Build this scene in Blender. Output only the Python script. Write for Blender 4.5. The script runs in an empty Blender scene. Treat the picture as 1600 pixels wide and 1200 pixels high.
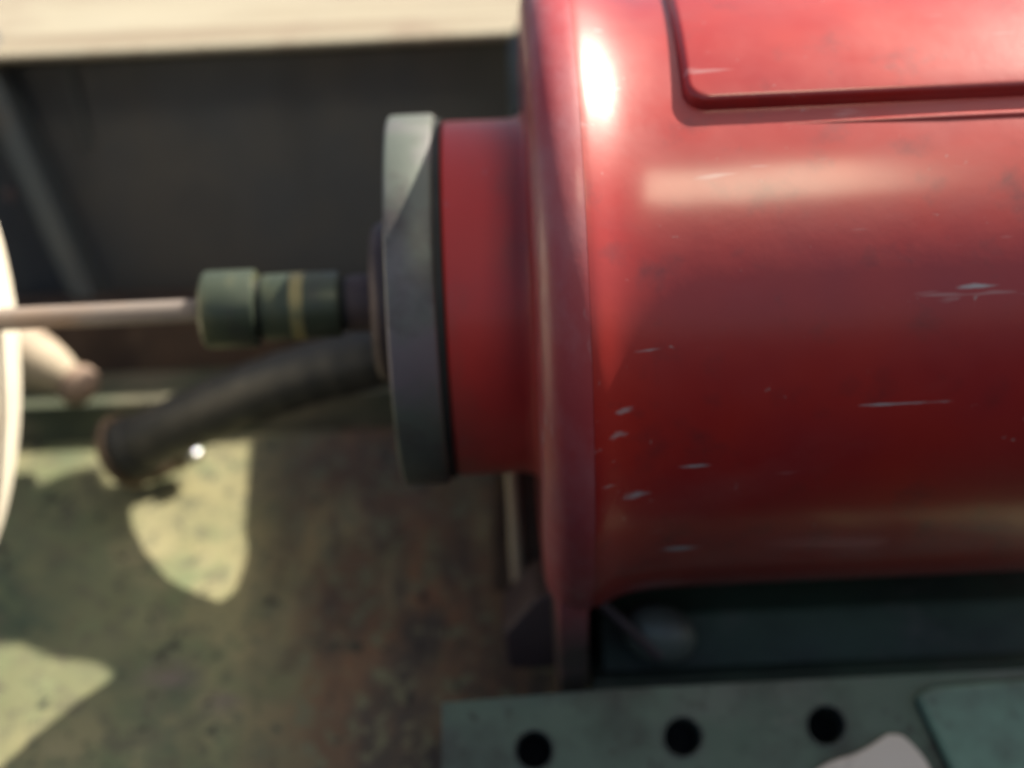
import bpy, bmesh, math, random
from mathutils import Vector, Matrix, noise
R = math.radians
random.seed(4)
scene = bpy.context.scene
C = scene.collection

# ------------------------------------------------------------------ camera
U = 0.0002                     # metres per photo pixel (1600 wide) at the motor axis
D = 0.52
ELEV, ROLL = R(22), R(2.6)
FWD = Vector((0, math.cos(ELEV), -math.sin(ELEV)))
UP0 = Vector((0, math.sin(ELEV), math.cos(ELEV)))
RGT = Vector((1, 0, 0)) * math.cos(ROLL) - UP0 * math.sin(ROLL)
UPV = UP0 * math.cos(ROLL) + Vector((1, 0, 0)) * math.sin(ROLL)
AXIS_PX = (800, 463)
CAM = -D * FWD - RGT * ((AXIS_PX[0] - 800) * U) - UPV * ((600 - AXIS_PX[1]) * U)
cd = bpy.data.cameras.new('camera')
cam = bpy.data.objects.new('camera', cd)
C.objects.link(cam)
cd.sensor_width = 36
cd.lens = 36 * D / (1600 * U)
cd.clip_start, cd.clip_end = 0.01, 200
m3 = Matrix((RGT, UPV, -FWD)).transposed()
cam.matrix_world = Matrix.Translation(CAM) @ m3.to_4x4()
cd.dof.use_dof = True
cd.dof.focus_distance = 0.395
cd.dof.aperture_fstop = 6.0
scene.camera = cam

# ------------------------------------------------------------------ light
SUN = Vector((0.57, 0.28, 0.75)).normalized()          # towards the sun
world = bpy.data.worlds.new('World')
scene.world = world
world.use_nodes = True
wn = world.node_tree
sky = wn.nodes.new('ShaderNodeTexSky')
sky.sky_type = 'NISHITA'
sky.sun_disc = False
sky.sun_elevation = math.asin(SUN.z)
sky.sun_rotation = math.atan2(SUN.x, SUN.y)
sky.dust_density = 4.0
wn.links.new(sky.outputs[0], wn.nodes['Background'].inputs[0])
wn.nodes['Background'].inputs[1].default_value = 0.06
sl = bpy.data.lights.new('sun', 'SUN')
sl.energy = 5.0
sl.angle = R(0.5)
sl.color = (1.0, 0.93, 0.80)
so = bpy.data.objects.new('sun', sl)
so.rotation_euler = SUN.to_track_quat('Z', 'Y').to_euler()
C.objects.link(so)
# unseen area light added above and in front to make the housing's pale streak
wl = bpy.data.lights.new('added_streak_light', 'AREA')
wl.shape = 'RECTANGLE'
wl.size, wl.size_y = 0.15, 0.13
wl.energy = 0.46
wl.color = (1.0, 0.90, 0.66)
wo = bpy.data.objects.new('added_streak_light', wl)
wo.location = (0.161, -0.408, 0.544)
wo.rotation_euler = Vector((0.156, -0.556, 0.816)).to_track_quat('Z', 'Y').to_euler()
C.objects.link(wo)
scene.view_settings.view_transform = 'Standard'
scene.view_settings.look = 'None'
scene.view_settings.gamma = 1
scene.view_settings.exposure = 1.1
scene.view_settings.use_white_balance = True
scene.view_settings.white_balance_temperature = 6800

# ------------------------------------------------------------------ helpers
def ray(px, py):
    return (FWD * D + RGT * ((px - 800) * U) + UPV * ((600 - py) * U)).normalized()
def on_plane(px, py, p0, n):
    d = ray(px, py)
    return CAM + d * ((Vector(p0) - CAM).dot(n) / d.dot(n))
def at(px, py, Y):
    return on_plane(px, py, (0, Y, 0), Vector((0, 1, 0)))
def atz(px, py, Z):
    return on_plane(px, py, (0, 0, Z), Vector((0, 0, 1)))

def tag(o, label=None, cat=None, group=None, kind=None):
    if label: o['label'] = label
    if cat: o['category'] = cat
    if group: o['group'] = group
    if kind: o['kind'] = kind
    return o
def empty(name, loc, label, cat, group=None):
    o = bpy.data.objects.new(name, None)
    o.empty_display_size = 0.02
    o.location = loc
    C.objects.link(o)
    return tag(o, label, cat, group)
def link(name, bm, mat, parent=None, angle=35, bevel=0, segs=2):
    me = bpy.data.meshes.new(name)
    bmesh.ops.recalc_face_normals(bm, faces=bm.faces)
    bm.to_mesh(me)
    bm.free()
    me.materials.append(mat)
    for p in me.polygons: p.use_smooth = True
    me.set_sharp_from_angle(angle=R(angle))
    o = bpy.data.objects.new(name, me)
    C.objects.link(o)
    if parent:
        o.parent = parent
        o.matrix_parent_inverse = Matrix.Translation(-Vector(parent.location)) if parent.type == 'EMPTY' else Matrix()
    if bevel:
        b = o.modifiers.new('bevel', 'BEVEL')
        b.width = bevel; b.segments = segs; b.limit_method = 'ANGLE'; b.angle_limit = R(40)
        b.harden_normals = True
    return o
def lathe(prof, seg=160, cy=0.0, cz=0.0, close=True):
    """revolve (x, r) in photo pixels round the X axis"""
    bm = bmesh.new()
    rings = []
    for x, r in prof:
        if r <= 0:
            rings.append([bm.verts.new((x * U, cy, cz))])
        else:
            rings.append([bm.verts.new((x * U, cy + r * U * math.cos(2 * math.pi * k / seg), cz + r * U * math.sin(2 * math.pi * k / seg))) for k in range(seg)])
    for a, b in zip(rings, rings[1:]):
        for k in range(seg):
            k2 = (k + 1) % seg
            if len(a) == 1 and len(b) == 1: continue
            if len(a) == 1: bm.faces.new((a[0], b[k], b[k2]))
            elif len(b) == 1: bm.faces.new((a[k], b[0], a[k2]))
            else: bm.faces.new((a[k], b[k], b[k2], a[k2]))
    return bm
def box(bm, c, s, rot=None):
    m = Matrix.Translation(Vector(c)) @ (rot.to_4x4() if rot else Matrix()) @ Matrix.Diagonal((*s, 1))
    return bmesh.ops.create_cube(bm, size=1, matrix=m)['verts']
def tube(bm, pts, radii, seg=24, caps=True):
    pts = [Vector(p) for p in pts]
    rings = []
    n0 = None
    for i, p in enumerate(pts):
        t = (pts[min(i + 1, len(pts) - 1)] - pts[max(i - 1, 0)]).normalized()
        if n0 is None:
            n0 = t.orthogonal().normalized()
        n0 = (n0 - t * n0.dot(t)).normalized()
        b = t.cross(n0)
        r = radii[i] if isinstance(radii, (list, tuple)) else radii
        rings.append([bm.verts.new(p + (n0 * math.cos(2 * math.pi * k / seg) + b * math.sin(2 * math.pi * k / seg)) * r) for k in range(seg)])
    for a, b in zip(rings, rings[1:]):
        for k in range(seg):
            k2 = (k + 1) % seg
            bm.faces.new((a[k], a[k2], b[k2], b[k]))
    if caps:
        bm.faces.new(rings[0][::-1]); bm.faces.new(rings[-1])
def catmull(pts, n=10):
    pts = [Vector(p) for p in pts]
    q = [2 * pts[0] - pts[1]] + pts + [2 * pts[-1] - pts[-2]]
    out = []
    for i in range(1, len(q) - 2):
        a, b, c, d = q[i - 1:i + 3]
        for k in range(n):
            t = k / n
            out.append(0.5 * ((2 * b) + (c - a) * t + (2 * a - 5 * b + 4 * c - d) * t * t + (3 * b - a - 3 * c + d) * t ** 3))
    out.append(pts[-1])
    return out
def prism(bm, outline, vec):
    """outline: coplanar world points; extruded along vec"""
    a = [bm.verts.new(p) for p in outline]
    b = [bm.verts.new(Vector(p) + Vector(vec)) for p in outline]
    n = len(a)
    bm.faces.new(a); bm.faces.new(b[::-1])
    for i in range(n):
        j = (i + 1) % n
        bm.faces.new((a[i], b[i], b[j], a[j]))

# ------------------------------------------------------------------ materials
def material(name, base, rough=0.5, metal=0.0, coat=0.0, layers=(), bump=(0, 0), rough_var=0.12, spec=0.5, coat_rough=0.15):
    """layers: (colour, noise scale, low, high, stretch xyz, detail[, mask]) mixed over base in turn"""
    m = bpy.data.materials.new(name)
    m.use_nodes = True
    nt = m.node_tree; N = nt.nodes; L = nt.links
    b = N['Principled BSDF']
    b.inputs['Metallic'].default_value = metal
    b.inputs['Specular IOR Level'].default_value = spec
    b.inputs['Coat Weight'].default_value = coat
    b.inputs['Coat Roughness'].default_value = coat_rough
    tc = N.new('ShaderNodeTexCoord')
    geo = N.new('ShaderNodeNewGeometry')
    pos = geo.outputs['Position']
    def nz(scale, detail, stretch=(1, 1, 1), off=0.0):
        mp = N.new('ShaderNodeMapping')
        mp.inputs['Scale'].default_value = stretch[:3]
        if len(stretch) > 3: mp.inputs['Rotation'].default_value = (0, R(stretch[3]), 0)
        mp.inputs['Location'].default_value = (off, off * 1.7, off * .6)
        L.new(pos, mp.inputs[0])
        t = N.new('ShaderNodeTexNoise')
        t.inputs['Scale'].default_value = scale
        t.inputs['Detail'].default_value = detail
        t.inputs['Roughness'].default_value = 0.62
        L.new(mp.outputs[0], t.inputs[0])
        return t.outputs[0]
    rgb = N.new('ShaderNodeRGB'); rgb.outputs[0].default_value = (*base, 1)
    col = rgb.outputs[0]
    for i, ly in enumerate(layers):
        c, sc, lo, hi, st, de = ly[:6]
        mr = N.new('ShaderNodeMapRange')
        mr.inputs[1].default_value = lo; mr.inputs[2].default_value = hi
        L.new(nz(sc, de, st, 3.1 * i + .7), mr.inputs[0])
        fac = mr.outputs[0]
        if len(ly) > 6:
            f2 = ly[6](nt, pos, fac)
            fac = f2
        mx = N.new('ShaderNodeMix'); mx.data_type = 'RGBA'
        L.new(fac, mx.inputs[0]); L.new(col, mx.inputs[6]); mx.inputs[7].default_value = (*c, 1)
        col = mx.outputs[2]
    L.new(col, b.inputs['Base Color'])
    mr = N.new('ShaderNodeMapRange')
    mr.inputs[1].default_value = .3; mr.inputs[2].default_value = .7
    mr.inputs[3].default_value = max(.03, rough - rough_var); mr.inputs[4].default_value = min(1, rough + rough_var)
    L.new(nz(60, 5), mr.inputs[0]); L.new(mr.outputs[0], b.inputs['Roughness'])
    if bump[0]:
        bp = N.new('ShaderNodeBump')
        bp.inputs['Strength'].default_value = bump[0]
        bp.inputs['Distance'].default_value = 0.0006
        L.new(nz(bump[1], 6), bp.inputs['Height']); L.new(bp.outputs[0], b.inputs['Normal'])
    return m

def sep(nt, pos):
    s = nt.nodes.new('ShaderNodeSeparateXYZ'); nt.links.new(pos, s.inputs[0]); return s
def math_node(nt, op, a, b=None, c=None):
    n = nt.nodes.new('ShaderNodeMath'); n.operation = op
    for i, v in enumerate((a, b, c)):
        if v is None: continue
        if isinstance(v, (int, float)): n.inputs[i].default_value = v
        else: nt.links.new(v, n.inputs[i])
    return n.outputs[0]
def band(axis, a, b, soft):
    """factor limited to a band of world axis a..b with soft, noise-broken borders"""
    def f(nt, pos, fac):
        v = sep(nt, pos).outputs[axis]
        up = nt.nodes.new('ShaderNodeMapRange'); up.inputs[1].default_value = a; up.inputs[2].default_value = a + soft
        nt.links.new(v, up.inputs[0])
        dn = nt.nodes.new('ShaderNodeMapRange'); dn.inputs[1].default_value = b - soft; dn.inputs[2].default_value = b
        dn.inputs[3].default_value = 1; dn.inputs[4].default_value = 0
        nt.links.new(v, dn.inputs[0])
        return math_node(nt, 'MULTIPLY', math_node(nt, 'MULTIPLY', up.outputs[0], dn.outputs[0]), fac)
    return f
def spots(lst):
    """ellipses (centre, radii) in world space, edges broken by noise"""
    def f(nt, pos, fac):
        tot = None
        for c, r in lst:
            vs = nt.nodes.new('ShaderNodeVectorMath'); vs.operation = 'SUBTRACT'
            nt.links.new(pos, vs.inputs[0]); vs.inputs[1].default_value = c
            vd = nt.nodes.new('ShaderNodeVectorMath'); vd.operation = 'DIVIDE'
            nt.links.new(vs.outputs[0], vd.inputs[0]); vd.inputs[1].default_value = r
            ln = nt.nodes.new('ShaderNodeVectorMath'); ln.operation = 'LENGTH'
            nt.links.new(vd.outputs[0], ln.inputs[0])
            w = math_node(nt, 'ADD', ln.outputs['Value'], math_node(nt, 'MULTIPLY', fac, 0.95))
            mr = nt.nodes.new('ShaderNodeMapRange')
            mr.inputs[1].default_value = 0.55; mr.inputs[2].default_value = 1.3; mr.inputs[3].default_value = 1; mr.inputs[4].default_value = 0
            nt.links.new(w, mr.inputs[0])
            tot = mr.outputs[0] if tot is None else math_node(nt, 'MAXIMUM', tot, mr.outputs[0])
        return tot
    return f

def body_pt(px, py, r=461):
    """where a photo pixel meets the cylinder of radius r (px) round the axis"""
    d = ray(px, py); rr = r * U
    a = d.y ** 2 + d.z ** 2; b = 2 * (CAM.y * d.y + CAM.z * d.z); c = CAM.y ** 2 + CAM.z ** 2 - rr * rr
    t = (-b - math.sqrt(max(0, b * b - 4 * a * c))) / (2 * a)
    return CAM + d * t
chips = [(body_pt(x, y), (w * U, 40 * U, h * U)) for x, y, w, h in
         ((965, 637, 26, 7), (963, 671, 22, 9), (952, 749, 15, 5), (993, 768, 22, 10), (1085, 728, 26, 3), (1055, 856, 32, 7),
          (1400, 631, 75, 3), (1530, 447, 32, 4), (905, 872, 24, 12), (1015, 545, 20, 4))]
RED = material('red_paint', (0.345, 0.021, 0.017), 0.42, coat=0.7, coat_rough=.19, rough_var=.06,
               layers=(((0.27, 0.018, 0.022), 14, .42, .68, (1, 1, 1), 3),
                       ((0.29, 0.055, 0.055), 22, .54, .84, (.5, 1, 1), 6),
                       ((0.20, 0.022, 0.024), 70, .56, .74, (1, 1, 1), 7),
                       ((0.42, 0.26, 0.27), 150, .68, .80, (.14, 1, 1, 24), 3),
                       ((0.42, 0.30, 0.31), 190, .69, .79, (.10, 1, 1, -6), 4),
                       ((0.33, 0.20, 0.20), 300, .70, .78, (1, 1, 1), 3),
                       ((0.36, 0.33, 0.36), 220, .30, .70, (.3, 1, 1), 4, spots(chips))),
               bump=(0.16, 120))
RED_NECK_LIT = material('bounce_lit_red_paint', (0.55, 0.046, 0.042), 0.45, coat=0.2, rough_var=.08,  # red paint lightened on the shaded neck; bounce light put into the colour
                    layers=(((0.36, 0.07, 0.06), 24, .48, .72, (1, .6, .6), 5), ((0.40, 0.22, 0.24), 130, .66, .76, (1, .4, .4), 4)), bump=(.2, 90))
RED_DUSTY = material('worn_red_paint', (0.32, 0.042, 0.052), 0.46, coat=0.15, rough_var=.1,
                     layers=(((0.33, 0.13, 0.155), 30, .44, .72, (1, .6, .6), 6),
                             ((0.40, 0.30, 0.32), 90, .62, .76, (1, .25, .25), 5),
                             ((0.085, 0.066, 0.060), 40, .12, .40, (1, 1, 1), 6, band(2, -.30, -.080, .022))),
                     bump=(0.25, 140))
FLANGE = material('worn_green_grey_iron', (0.115, 0.135, 0.12), 0.5, metal=.15,
                  layers=(((0.17, 0.15, 0.175), 16, .45, .6, (1, 1, 1), 4),
                          ((0.08, 0.07, 0.07), 40, .52, .7, (1, 1, 1), 6)), bump=(.3, 120))
IRON = material('dark_iron', (0.075, 0.055, 0.06), 0.55, metal=.3, layers=(((0.11, 0.08, 0.08), 40, .45, .7, (1, 1, 1), 5),), bump=(.3, 140))
STEEL_GREEN = material('green_tinted_steel', (0.055, 0.072, 0.052), 0.42, metal=.3,
                       layers=(((0.14, 0.14, 0.075), 45, .5, .72, (2, .6, .6), 4), ((0.05, 0.05, 0.05), 60, .55, .7, (1, .5, .5), 5)), bump=(.2, 160))
BRASS = material('yellowed_band', (0.30, 0.26, 0.12), 0.45, metal=.3, layers=(((0.12, 0.14, 0.09), 60, .5, .7, (1, 1, 1), 5),))
ROD = material('bare_steel_rod', (0.20, 0.17, 0.155), 0.65, metal=.1, layers=(((0.22, 0.15, 0.11), 55, .54, .72, (.5, 1, 1), 5),), bump=(.2, 160))
GASKET = material('black_gasket', (0.018, 0.02, 0.02), 0.7)
RUBBER = material('black_rubber', (0.034, 0.035, 0.034), 0.5, layers=(((0.085, 0.078, 0.066), 45, .52, .75, (1, 1, 1), 6),), bump=(.35, 130))
RUSTY = material('rusty_steel', (0.075, 0.047, 0.034), 0.8, layers=(((0.035, 0.024, 0.02), 30, .45, .65, (1, 1, 1), 6), ((0.13, 0.09, 0.065), 70, .56, .75, (1, 1, .4), 5)), bump=(.5, 110))
CLAMP = material('brown_clamp_steel', (0.16, 0.115, 0.075), .5, metal=.4, layers=(((0.07, 0.045, 0.03), 60, .5, .7, (1, 1, 1), 5),))
BRIGHT = material('bright_zinc', (0.72, 0.72, 0.74), 0.2, metal=1.0)
BOARD = material('pale_weathered_wood', (0.27, 0.245, 0.185), 0.8, layers=(((0.15, 0.11, 0.075), 30, .45, .66, (.10, 2.2, 1), 6), ((0.16, 0.11, 0.08), 9, .50, .7, (1.5, .6, 1), 5), ((0.31, 0.29, 0.225), 12, .5, .7, (.4, 1, 1), 4)), bump=(.35, 90))
PANEL = material('dark_grey_sheet', (0.074, 0.080, 0.088), 0.65, layers=(((0.100, 0.092, 0.082), 8, .45, .7, (1, 1, 1), 4), ((0.05, 0.055, 0.062), 10, .5, .7, (1, 1, .5), 4)), bump=(.1, 60))
STRUT = material('blue_grey_paint', (0.085, 0.10, 0.105), 0.5, layers=(((0.12, 0.10, 0.085), 22, .5, .7, (1, 1, 1), 5),))
CREAM = material('cream_paint', (0.80, 0.74, 0.62), 0.5, layers=(((0.62, 0.54, 0.42), 30, .55, .8, (1, 1, 1), 5),))
CAST = material('pale_casting', (0.40, 0.34, 0.26), 0.7, layers=(((0.27, 0.20, 0.15), 40, .48, .7, (1, 1, 1), 5),), bump=(.4, 100))
TEAL = material('green_machine_paint', (0.070, 0.112, 0.088), 0.55,
                layers=(((0.088, 0.088, 0.090), 13, .45, .62, (1, 1, 1), 6), ((0.032, 0.042, 0.036), 32, .48, .66, (1, 1, 1), 7), ((0.022, 0.022, 0.020), 95, .60, .70, (1, 1, 1), 6), ((0.15, 0.16, 0.14), 120, .66, .74, (.6, 1, 1), 5)), bump=(.4, 90))
RAIL = material('murky_green_paint', (0.058, 0.098, 0.066), 0.6,
                layers=(((0.030, 0.040, 0.032), 22, .42, .62, (.5, 1, 1), 6), ((0.10, 0.11, 0.09), 60, .58, .74, (.6, 1, 1), 6)), bump=(.4, 90))
TEAL_LIGHT = material('clean_green_machine_paint', (0.125, 0.235, 0.19), 0.5, layers=(((0.07, 0.11, 0.095), 26, .46, .66, (1, 1, 1), 6), ((0.05, 0.06, 0.055), 110, .6, .7, (1, 1, 1), 5)), bump=(.3, 90))
RIM = material('worn_hole_rim', (0.085, 0.105, 0.10), 0.5, metal=.3, layers=(((0.035, 0.04, 0.045), 60, .4, .6, (1, 1, 1), 5),))
PALE_TAB = material('pale_tab_finish', (0.62, 0.56, 0.51), 0.55, metal=.1, layers=(((0.30, 0.25, 0.22), 45, .5, .7, (1, 1, 1), 5),))  # pale tab colour with darker noise blotches

# ------------------------------------------------------------------ machine bed
DECK_A = R(25)
DN = Vector((0, -math.sin(DECK_A), math.cos(DECK_A)))
P0 = at(300, 690, 0.10)
def deck(px, py, up=0.0):
    return on_plane(px, py, P0 + DN * up, DN)
pits = [(deck(x, y), (r * U, 3 * r * U, 3 * r * U)) for x, y, r in ((662, 934, 9), (657, 1014, 10), (700, 985, 6), (270, 985, 5), (640, 1090, 9), (560, 1010, 5))]
patch = [(deck(270, 1062), (95 * U, 50 * U, 40 * U)), (deck(350, 1095), (70 * U, 40 * U, 30 * U))]
DECK = material('worn_olive_green_paint', (0.27, 0.25, 0.135), 0.62,
                layers=(((0.165, 0.175, 0.095), 9, .46, .60, (1, 1, 1), 4),
                        ((0.075, 0.105, 0.065), 21, .52, .66, (1, 1, 1), 6),
                        ((0.36, 0.32, 0.19), 16, .55, .75, (1, 1, 1), 4),
                        ((0.16, 0.19, 0.10), 55, .50, .66, (1, 1, 1), 6),
                        ((0.17, 0.14, 0.12), 30, .3, .7, (1, 1, 1), 4, spots(patch)),
                        ((0.125, 0.078, 0.048), 22, .25, .50, (1.5, .7, .7), 6, band(0, -.105, .06, .035)),
                        ((0.19, 0.095, 0.050), 50, .54, .70, (1.2, .6, .6), 7, band(0, -.085, .06, .03)),
                        ((0.050, 0.040, 0.034), 40, .47, .62, (1.5, .55, .55), 7, band(0, -.10, .2, .03)),
                        ((0.13, 0.13, 0.08), 150, .52, .62, (1, 1, 1), 6),
                        ((0.035, 0.042, 0.030), 110, .60, .68, (1, 1, 1), 5),
                        ((0.020, 0.022, 0.018), 260, .66, .72, (1, 1, 1), 3),
                        ((0.012, 0.011, 0.012), 160, .3, .7, (1, 1, 1), 3, spots(pits))),
                bump=(.8, 75))
bed = empty('machine_bed', P0, 'green painted machine bed with rust stained sloping deck below the red motor', 'machine bed')
bm = bmesh.new()
YB, YF = 0.102, -0.125
NX, NY = 150, 70
X0, X1 = -0.42, 0.40
zdeck = lambda y: P0.z - (P0.y - y) * math.tan(DECK_A)
g = []
for j in range(NY + 1):
    y = YB + (YF - YB) * j / NY
    row = []
    for i in range(NX + 1):
        x = X0 + (X1 - X0) * i / NX
        h = .0012 * noise.noise((x * 14, y * 14, 2)) + .0005 * noise.noise((x * 60, y * 45, 5))
        row.append(bm.verts.new((x, y, zdeck(y) + h)))
    g.append(row)
for j in range(NY):
    for i in range(NX):
        bm.faces.new((g[j][i], g[j][i + 1], g[j + 1][i + 1], g[j + 1][i]))
link('deck', bm, DECK, bed)
# ledge behind the deck: green upstand with a pale worn top edge
zl = zdeck(YB)
def slab(name, y0, y1, z0, z1, mat, parent, x0=X0, x1=X1, bev=.0012):
    b = bmesh.new()
    box(b, ((x0 + x1) / 2, (y0 + y1) / 2, (z0 + z1) / 2), (x1 - x0, y1 - y0, z1 - z0))
    return link(name, b, mat, parent, bevel=bev)
ztop = at(120, 632, YB + .002).z
LEDGE = material('worn_green_ledge', (0.075, 0.09, 0.06), 0.6, layers=(((0.20, 0.17, 0.12), 30, .45, .65, (.6, 1, 1), 5), ((0.04, 0.04, 0.03), 30, .5, .7, (1, 1, 1), 5)), bump=(.4, 90))
slab('ledge', YB + .002, YB + .035, zl - .03, ztop, LEDGE, bed)
slab('rusty_channel', YB + .038, YB + .065, ztop - .02, at(200, 485, YB + .04).z, RUSTY, bed)

# ------------------------------------------------------------------ back panel, strut, board
yp = YB + .09
panel = tag(slab('back_panel', yp, yp + .004, -.16, at(400, 84, yp).z, PANEL, None, -.7, .7, .0008),
            'dark grey sheet metal panel standing in shade under the pale board', 'panel')
yb = yp - .035
zb = at(400, 66, yb).z
tag(slab('board', yb, yb + .24, zb - .004, zb, BOARD, None, -.75, at(838, 40, yb).x + .02, .002),
    'sunlit pale weathered board lying above the dark panel', 'board')
# casting behind the motor, under the board; sloped shoulder added to shape deck shadow
yk = .112
xk = at(797, 150, yk).x
bm = bmesh.new()
prism(bm, [Vector((x, yk, z)) for x, z in ((xk, -.16), (xk, .030), (xk + .003, .034), (.010, .040), (.022, .052), (.038, .070), (.056, .092), (.085, .128), (.11, .142), (.40, .142), (.40, -.16))], (0, .043, 0))
for v_ in bm.verts:
    if v_.co.y > yk + .02 and 0 < v_.co.z < .045: v_.co.z += .022
tag(link('shading_gear_case', bm, TEAL, None, bevel=.002), 'dark green gear case behind the red motor, with a hidden shoulder added to shade the deck', 'gear case')
# diagonal strut leaning on the panel
p, q = at(-35, 60, yp - .02), at(150, 480, yp - .02)
bm = bmesh.new()
v = (q - p); ln = v.length; v.normalize()
w = v.cross(Vector((0, 1, 0))).normalized()
rot = Matrix((w, Vector((0, 1, 0)), v)).transposed()
box(bm, (p + q) / 2, (.0095, .022, ln + .02), rot)
strut = tag(link('diagonal_strut', bm, STRUT, None, bevel=.001), 'blue grey flat bar slanting down across the dark panel', 'strut')
bm = bmesh.new()
bc = at(14, 305, yp - .032)
tube(bm, [bc, bc + Vector((0, .004, 0))], .0028, 6)
link('bolt', bm, IRON, strut, bevel=.0004)
# thin wire hanging near it
bm = bmesh.new()
tube(bm, catmull([at(105, 90, yp - .004), at(118, 150, yp - .004), at(140, 235, yp - .004)]), .0013, 10)
tag(link('hanging_wire', bm, STRUT), 'thin grey wire hanging down against the dark panel', 'wire')

# ------------------------------------------------------------------ red motor
motor = empty('electric_motor', (0.06, 0, -0.12), 'red painted motor with rounded end collar, iron flange and stepped shaft', 'motor')
RB = 461
body_prof = [(96, 440), (97.5, 489), (103, 488), (109, 486), (116, 483), (123, 479.6), (131, 476), (140, 472.7), (151, 469.5), (165, 466.6), (185, 463.8), (210, 462), (240, RB), (360, RB), (500, RB), (700, RB), (980, RB), (1010, RB - 2), (1016, RB - 10), (1016, 0)]
lathe_body = link('housing', lathe(body_prof, 224), RED, motor, angle=40)
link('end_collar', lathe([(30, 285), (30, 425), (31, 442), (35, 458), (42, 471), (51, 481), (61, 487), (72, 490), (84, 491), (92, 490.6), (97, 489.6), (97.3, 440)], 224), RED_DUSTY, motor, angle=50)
link('neck', lathe([(-97, 200), (-97, 269), (-95, 273), (-90, 275), (8, 275), (20, 278), (27, 284), (30.5, 296), (31, 310)], 200), RED_NECK_LIT, motor, angle=50)
link('gasket', lathe([(-108, 150), (-108, 279), (-97, 279), (-97, 150)], 160), GASKET, motor)
link('mounting_flange', lathe([(-178, 90), (-178, 281), (-176, 285), (-172, 287), (-113, 287), (-109, 285), (-107.5, 281), (-107.5, 100)], 200), FLANGE, motor, angle=50)
link('boss', lathe([(-214, 30), (-214, 108), (-211, 117), (-204, 123), (-195, 126), (-177, 126)], 128), IRON, motor, angle=50)
link('shaft_stub', lathe([(-256, 10), (-256, 42), (-254, 44), (-213, 46)], 96), IRON, motor)
link('coupling_groove', lathe([(-266, 10), (-266, 41), (-255, 41), (-255, 10)], 96), GASKET, motor)
sl_ = link('coupling_sleeve', lathe([(-389, 10), (-389, 48), (-387, 51), (-384, 52), (-271, 52), (-268, 51), (-266, 48), (-266, 10)], 96), STEEL_GREEN, motor, angle=50)
link('band', lathe([(-342, 40), (-342, 52.8), (-322, 52.8), (-322, 40)], 96), BRASS, sl_)
link('coupling_groove', lathe([(-398, 10), (-398, 44), (-388, 44), (-388, 10)], 96), GASKET, motor)
link('coupling_nut', lathe([(-484, 8), (-484, 48), (-482, 55), (-477, 60), (-470, 61), (-403, 61), (-399, 60), (-397, 56), (-397, 10)], 96), STEEL_GREEN, motor, angle=30)
link('shaft_rod', lathe([(-900, 0), (-900, 18), (-482, 18), (-482, 0)], 48), ROD, motor)

# raised top cover with rounded corners
def cover_mesh():
    b = bmesh.new()
    x0, x1 = 240.0, 1016.0
    e0 = body_pt(1350, 148, 474)
    th0 = math.atan2(e0.z, -e0.y)                                 # elevation of lower front edge
    th1 = R(150)
    rr = 480.0
    def outline(inset):
        s0, s1 = th0 * rr + inset, th1 * rr - inset
        xa, xb = x0 + inset, x1 - inset
        rc = 30 - inset * .5
        pts = []
        def arc(cx, cs, a0, a1):
            for k in range(9):
                a = R(a0 + (a1 - a0) * k / 8)
                pts.append((cx + rc * math.cos(a), cs + rc * math.sin(a)))
        arc(xa + rc, s0 + rc, 180, 270); 
        for k in range(1, 30): pts.append((xa + rc + (xb - xa - 2 * rc) * k / 30, s0))
        arc(xb - rc, s0 + rc, 270, 360)
        for k in range(1, 60): pts.append((xb, s0 + rc + (s1 - s0 - 2 * rc) * k / 60))
        arc(xb - rc, s1 - rc, 0, 90)
        for k in range(1, 30): pts.append((xb - rc - (xb - xa - 2 * rc) * k / 30, s1))
        arc(xa + rc, s1 - rc, 90, 180)
        for k in range(1, 60): pts.append((xa, s1 - rc - (s1 - s0 - 2 * rc) * k / 60))
        return pts
    def ring(inset, r):
        return [b.verts.new((x * U, -r * U * math.cos(s / rr), r * U * math.sin(s / rr))) for x, s in outline(inset)]
    rings = [ring(-6, 455), ring(-4, 462), ring(-2, 469), ring(0, 474), ring(2.5, 477.5), ring(6, 479.5), ring(9, 480)]
    for p_, q_ in zip(rings, rings[1:]):
        n = len(p_)
        for k in range(n):
            b.faces.new((p_[k], p_[(k + 1) % n], q_[(k + 1) % n], q_[k]))
    return b, rings[-1], outline(9)
b_, top, o_ = cover_mesh()
# fill the curved top with a grid stitched by x-extent per theta row
n = len(top)
rows = {}
for v_, (x_, s_) in zip(top, o_):
    rows.setdefault(round(s_, 3), []).append((x_, v_))
keys = sorted(rows)
for ka, kb in zip(keys, keys[1:]):
    ra = [v_ for x_, v_ in sorted(rows[ka], key=lambda t: t[0])]
    rb = [v_ for x_, v_ in sorted(rows[kb], key=lambda t: t[0])]
    face = ra + rb[::-1]
    if len(face) >= 3:
        try: b_.faces.new(face)
        except ValueError: pass
link('top_cover', b_, RED, motor, angle=28)
# bead below the cover
bm = bmesh.new()
e1 = body_pt(1350, 184, 466)
t_b = math.atan2(e1.z, -e1.y)
pts = [((270 + (1010 - 270) * k / 24) * U, -458.5 * U * math.cos(t_b), 458.5 * U * math.sin(t_b)) for k in range(25)]
tube(bm, pts, [(1 + 5 * min(1, k / 10)) * U for k in range(25)], 16)
link('bead', bm, RED, motor)
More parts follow.
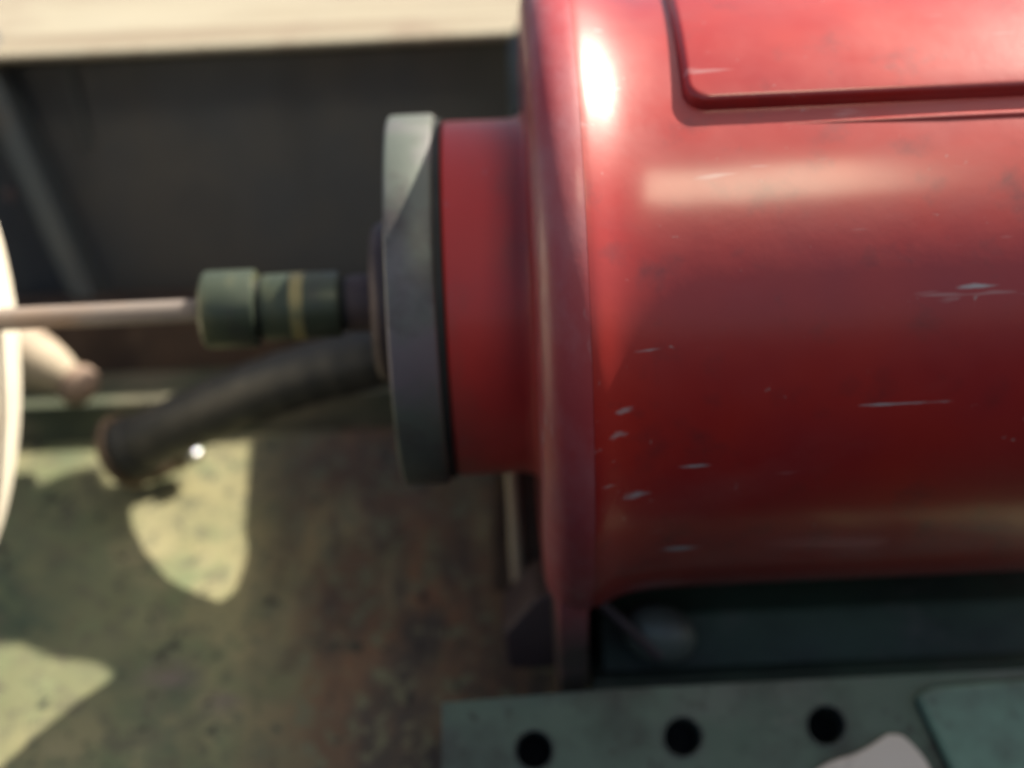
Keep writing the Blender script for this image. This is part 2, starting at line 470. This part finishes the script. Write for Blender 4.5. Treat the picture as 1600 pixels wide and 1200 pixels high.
# unseen plate added behind the collar; outline shaped to cast the deck shadow
bm = bmesh.new()
shade_outline = catmull([(.0125, y, z) for y, z in ((.072, .045), (.087, .042), (.107, .070), (.128, .097), (.146, .114), (.165, .128), (.177, .140), (.180, .158), (.174, .178), (.156, .185), (.133, .170), (.120, .146), (.112, .127), (.100, .107), (.088, .082), (.074, .066))], 4)
prism(bm, shade_outline, (.003, 0, 0))
link('shadow_plate', bm, RED_DUSTY, motor, bevel=.001)
# foot under the collar
bm = bmesh.new()
foot_pts = [Vector((46 * U, -0.068, -0.060)), Vector((46 * U, 0.068, -0.060)), Vector((46 * U, 0.048, -0.128)), Vector((46 * U, -0.030, -0.128))]
prism(bm, foot_pts, (48 * U, 0, 0))
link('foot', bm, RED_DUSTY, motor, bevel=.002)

# ------------------------------------------------------------------ hose with clamp and bolt
hose = empty('hose', deck(195, 715), 'black rubber hose sloping down from the flange to the green deck', 'hose')
HR = 44 * U * 1.24
hp = catmull([at(690, 520, .052), at(590, 556, .050), at(500, 580, .052), at(410, 609, .056), at(300, 655, .064), at(205, 700, .074)], 14)
bm = bmesh.new()
nn = len(hp)
tube(bm, hp, [HR * (1 + .012 * math.sin(i * .9)) for i in range(nn)], 40, caps=False)
link('tube', bm, RUBBER, hose)
dirv = (hp[-1] - hp[-4]).normalized()
bm = bmesh.new()
tube(bm, [hp[-1] + dirv * (i * .0007) for i in range(-8, 8)], [HR * (1.03 if i in (-8, 7) else 1.09) for i in range(-8, 8)], 40)
link('end_cap', bm, RUBBER, hose)
# wire clamp ring round the end
bm = bmesh.new()
ctr = hp[-1] + dirv * .003
e1 = dirv.orthogonal().normalized(); e2 = dirv.cross(e1)
tube(bm, [ctr + (e1 * math.cos(a * math.pi / 24) + e2 * math.sin(a * math.pi / 24)) * HR * 1.16 for a in range(49)], .0018, 12, caps=False)
link('clamp_ring', bm, CLAMP, hose)
bm = bmesh.new()
lug = [deck(205, 742, .004), deck(240, 738, .006), deck(272, 722, .007), deck(292, 716, .008)]
tube(bm, catmull(lug, 6), .0035, 16)
link('clamp_lug', bm, CLAMP, hose)
bm = bmesh.new()
bc = deck(301, 713, .010)
bmesh.ops.create_uvsphere(bm, u_segments=20, v_segments=12, radius=.0036, matrix=Matrix.Translation(bc) @ Matrix.Diagonal((1.1, .8, .9, 1)))
link('bolt_head', bm, BRIGHT, hose)

# ------------------------------------------------------------------ lever arm and cream drum on the left
lever = empty('lever_arm', at(60, 600, YB - .01), 'pale cast lever arm with rounded end resting on the ledge', 'lever')
yl = YB - .005
bm = bmesh.new()
tube(bm, catmull([at(-60, 520, yl), at(20, 548, yl), at(75, 575, yl), at(112, 596, yl)], 8), [U * r * 1.25 for r in [52] * 8 + [50 - i * 1.2 for i in range(8)] + [40 - i * 2 for i in range(9)]], 24)
link('arm', bm, CAST, lever)
bm = bmesh.new()
bmesh.ops.create_uvsphere(bm, u_segments=28, v_segments=18, radius=1, matrix=Matrix.Translation(at(122, 602, yl - .004)) @ Matrix.Rotation(R(-35), 4, 'Y') @ Matrix.Diagonal((.0085, .008, .0072, 1)))
link('knob', bm, material('brownish_cast_tip', (0.24, 0.17, 0.13), .6, bump=(.3, 100)), lever)

dc = at(-126, 565, -.02)
prof = []
for k in range(25):
    a = math.pi / 2 * k / 24
    prof.append((100 * math.cos(a), 392 * math.sin(a)))
prof = [(x + dc.x / U, r) for x, r in prof] + [(dc.x / U - 120, 392), (dc.x / U - 120, 0)]
tag(link('domed_drum', lathe(prof, 128, dc.y, dc.z), CREAM, None), 'sunlit cream painted drum with domed end beside the shaft rod', 'drum')

# ------------------------------------------------------------------ support post under the neck
yps = .03
post = empty('support_bracket', at(810, 1000, yps), 'rusty steel support bracket standing between neck and motor foot', 'bracket')
bm = bmesh.new()
o4 = [at(772, 700, yps), at(870, 700, yps), at(880, 1100, yps), at(765, 1100, yps)]
prism(bm, o4, (0, .012, 0))
link('web_plate', bm, RUSTY, post, bevel=.001)
bm = bmesh.new()
tube(bm, [at(798, 715, yps - .002), at(803, 800, yps - .002), at(809, 900, yps - .002), at(818, 940, yps - .002)], [.0022, .0022, .0024, .0036], 14)
link('rib', bm, CAST, post)
bm = bmesh.new()
g_ = [at(835, 935, yps - .03), at(890, 925, yps - .03), at(905, 1090, yps - .03), at(800, 1090, yps - .03), at(785, 990, yps - .03)]
prism(bm, g_, (0, .028, 0))
link('gusset', bm, IRON, post, bevel=.0015)

# ------------------------------------------------------------------ cradle rail under the housing
rail = empty('cradle_rail', at(1200, 1060, -.02), 'dark green steel rail running beneath the red housing', 'rail')
xr0, xr1 = .024, .30
def slope_slab(name, pts_yz, x0, x1, mat, parent, bev=.001):
    b = bmesh.new()
    prism(b, [Vector((x0, y, z)) for y, z in pts_yz], (x1 - x0, 0, 0))
    return link(name, b, mat, parent, bevel=bev)
zA, zB = at(1250, 918, -.005).z, at(1250, 1035, -.022).z
slope_slab('upper_flange', [(.03, zA), (-.012, zA - .004), (-.024, zB), (.03, zB)], xr0, xr1, RAIL, rail)
zC = at(1250, 1050, -.03).z
slope_slab('lower_flange', [(.03, zB - .003), (-.030, zC), (-.034, zC - .02), (.03, zC - .02)], xr0 - .004, xr1, RAIL, rail)
bm = bmesh.new()
lc = at(1030, 990, -.024)
bmesh.ops.create_uvsphere(bm, u_segments=32, v_segments=20, radius=1, matrix=Matrix.Translation(lc) @ Matrix.Rotation(R(25), 4, 'Y') @ Matrix.Diagonal((.0125, .009, .0095, 1)))
link('lug', bm, FLANGE, rail)
bm = bmesh.new()
tube(bm, catmull([at(925, 930, -.03), at(975, 975, -.032), at(1030, 1025, -.032)], 6), .0018, 12)
link('weld_bead', bm, IRON, rail)

# ------------------------------------------------------------------ drilled plate at the front
PN = Vector((0, -.80, .60)).normalized()
PP = at(1000, 1120, -.055)
def pl(px, py, off=0.0):
    return on_plane(px, py, PP + PN * off, PN)
drilled = empty('drilled_plate', pl(1000, 1200), 'sloping green steel plate with a row of drilled holes below the motor', 'plate')
e_x = Vector((1, 0, 0)); e_y = PN.cross(e_x).normalized()
if e_y.z < 0: e_y = -e_y
def to2(p_): d_ = p_ - PP; return (d_.dot(e_x), d_.dot(e_y))
def to3(x, y, off=0): return PP + e_x * x + e_y * y + PN * off
holes = [(to2(pl(835, 1172)), 31 * U * .9), (to2(pl(1067, 1152)), 32 * U * .9), (to2(pl(1291, 1134)), 32 * U * .9)]
outer = [to2(pl(*p_)) for p_ in ((690, 1098), (940, 1078), (1700, 1040), (1720, 1420), (690, 1420))]
def drilled_mesh(thick):
    b = bmesh.new()
    f = []
    def loop(pts): 
        vs = [b.verts.new(to3(x, y)) for x, y in pts]
        es = [b.edges.new((vs[i], vs[(i + 1) % len(vs)])) for i in range(len(vs))]
        return es
    es = loop(outer)
    for (cx, cy), r in holes:
        es += loop([(cx + r * math.cos(2 * math.pi * k / 40), cy + r * math.sin(2 * math.pi * k / 40)) for k in range(40)])
    bmesh.ops.triangle_fill(b, use_beauty=True, use_dissolve=False, edges=es)
    # drop faces inside holes
    for fc in list(b.faces):
        c = to2(fc.calc_center_median())
        if any(math.hypot(c[0] - h[0][0], c[1] - h[0][1]) < h[1] * .96 for h in holes): b.faces.remove(fc)
    r_ = bmesh.ops.extrude_face_region(b, geom=list(b.faces))
    bmesh.ops.translate(b, verts=[v for v in r_['geom'] if isinstance(v, bmesh.types.BMVert)], vec=-PN * thick)
    return b
plate = link('plate', drilled_mesh(.022), TEAL, drilled, angle=20)
for p_ in plate.data.polygons: p_.use_smooth = False
for (cx, cy), r_ in holes:                                    # worn chamfer round each hole
    bm = bmesh.new()
    rr_ = []
    for k2, (rad, off) in enumerate(((r_ * 1.16, .0001), (r_ * 1.13, .0007), (r_ * 1.05, .0007), (r_ * .97, -.0010), (r_ * .97, -.012))):
        rr_.append([bm.verts.new(to3(cx + rad * math.cos(2 * math.pi * k / 48), cy + rad * math.sin(2 * math.pi * k / 48), off)) for k in range(48)])
    for a_, b2 in zip(rr_, rr_[1:]):
        for k in range(48): bm.faces.new((a_[k], a_[(k + 1) % 48], b2[(k + 1) % 48], b2[k]))
    link('hole_rim', bm, RIM, drilled, angle=60)
bm = bmesh.new()
prism(bm, [to3(x, y, -.0225) for x, y in outer], -PN * .01)
link('hole_shade_sheet', bm, GASKET, drilled)  # black sheet added behind the holes; their shade put into its colour
bm = bmesh.new()
pad = [pl(1425, 1088, .0005), pl(1450, 1072, .0005), pl(1720, 1050, .0005), pl(1720, 1400, .0005), pl(1560, 1400, .0005), pl(1475, 1190, .0005)]
prism(bm, pad, PN * .004)
link('raised_pad', bm, TEAL_LIGHT, drilled, bevel=.003, segs=4)
bm = bmesh.new()
tabp = catmull([pl(x, y, .0006) for x, y in ((1385, 1147), (1412, 1153), (1450, 1200), (1440, 1240), (1250, 1240), (1285, 1196), (1340, 1175), (1385, 1147))], 4)[:-1]
prism(bm, tabp, PN * .003)
link('pale_tab', bm, PALE_TAB, drilled, bevel=.0008)['label'] = 'pale tab'
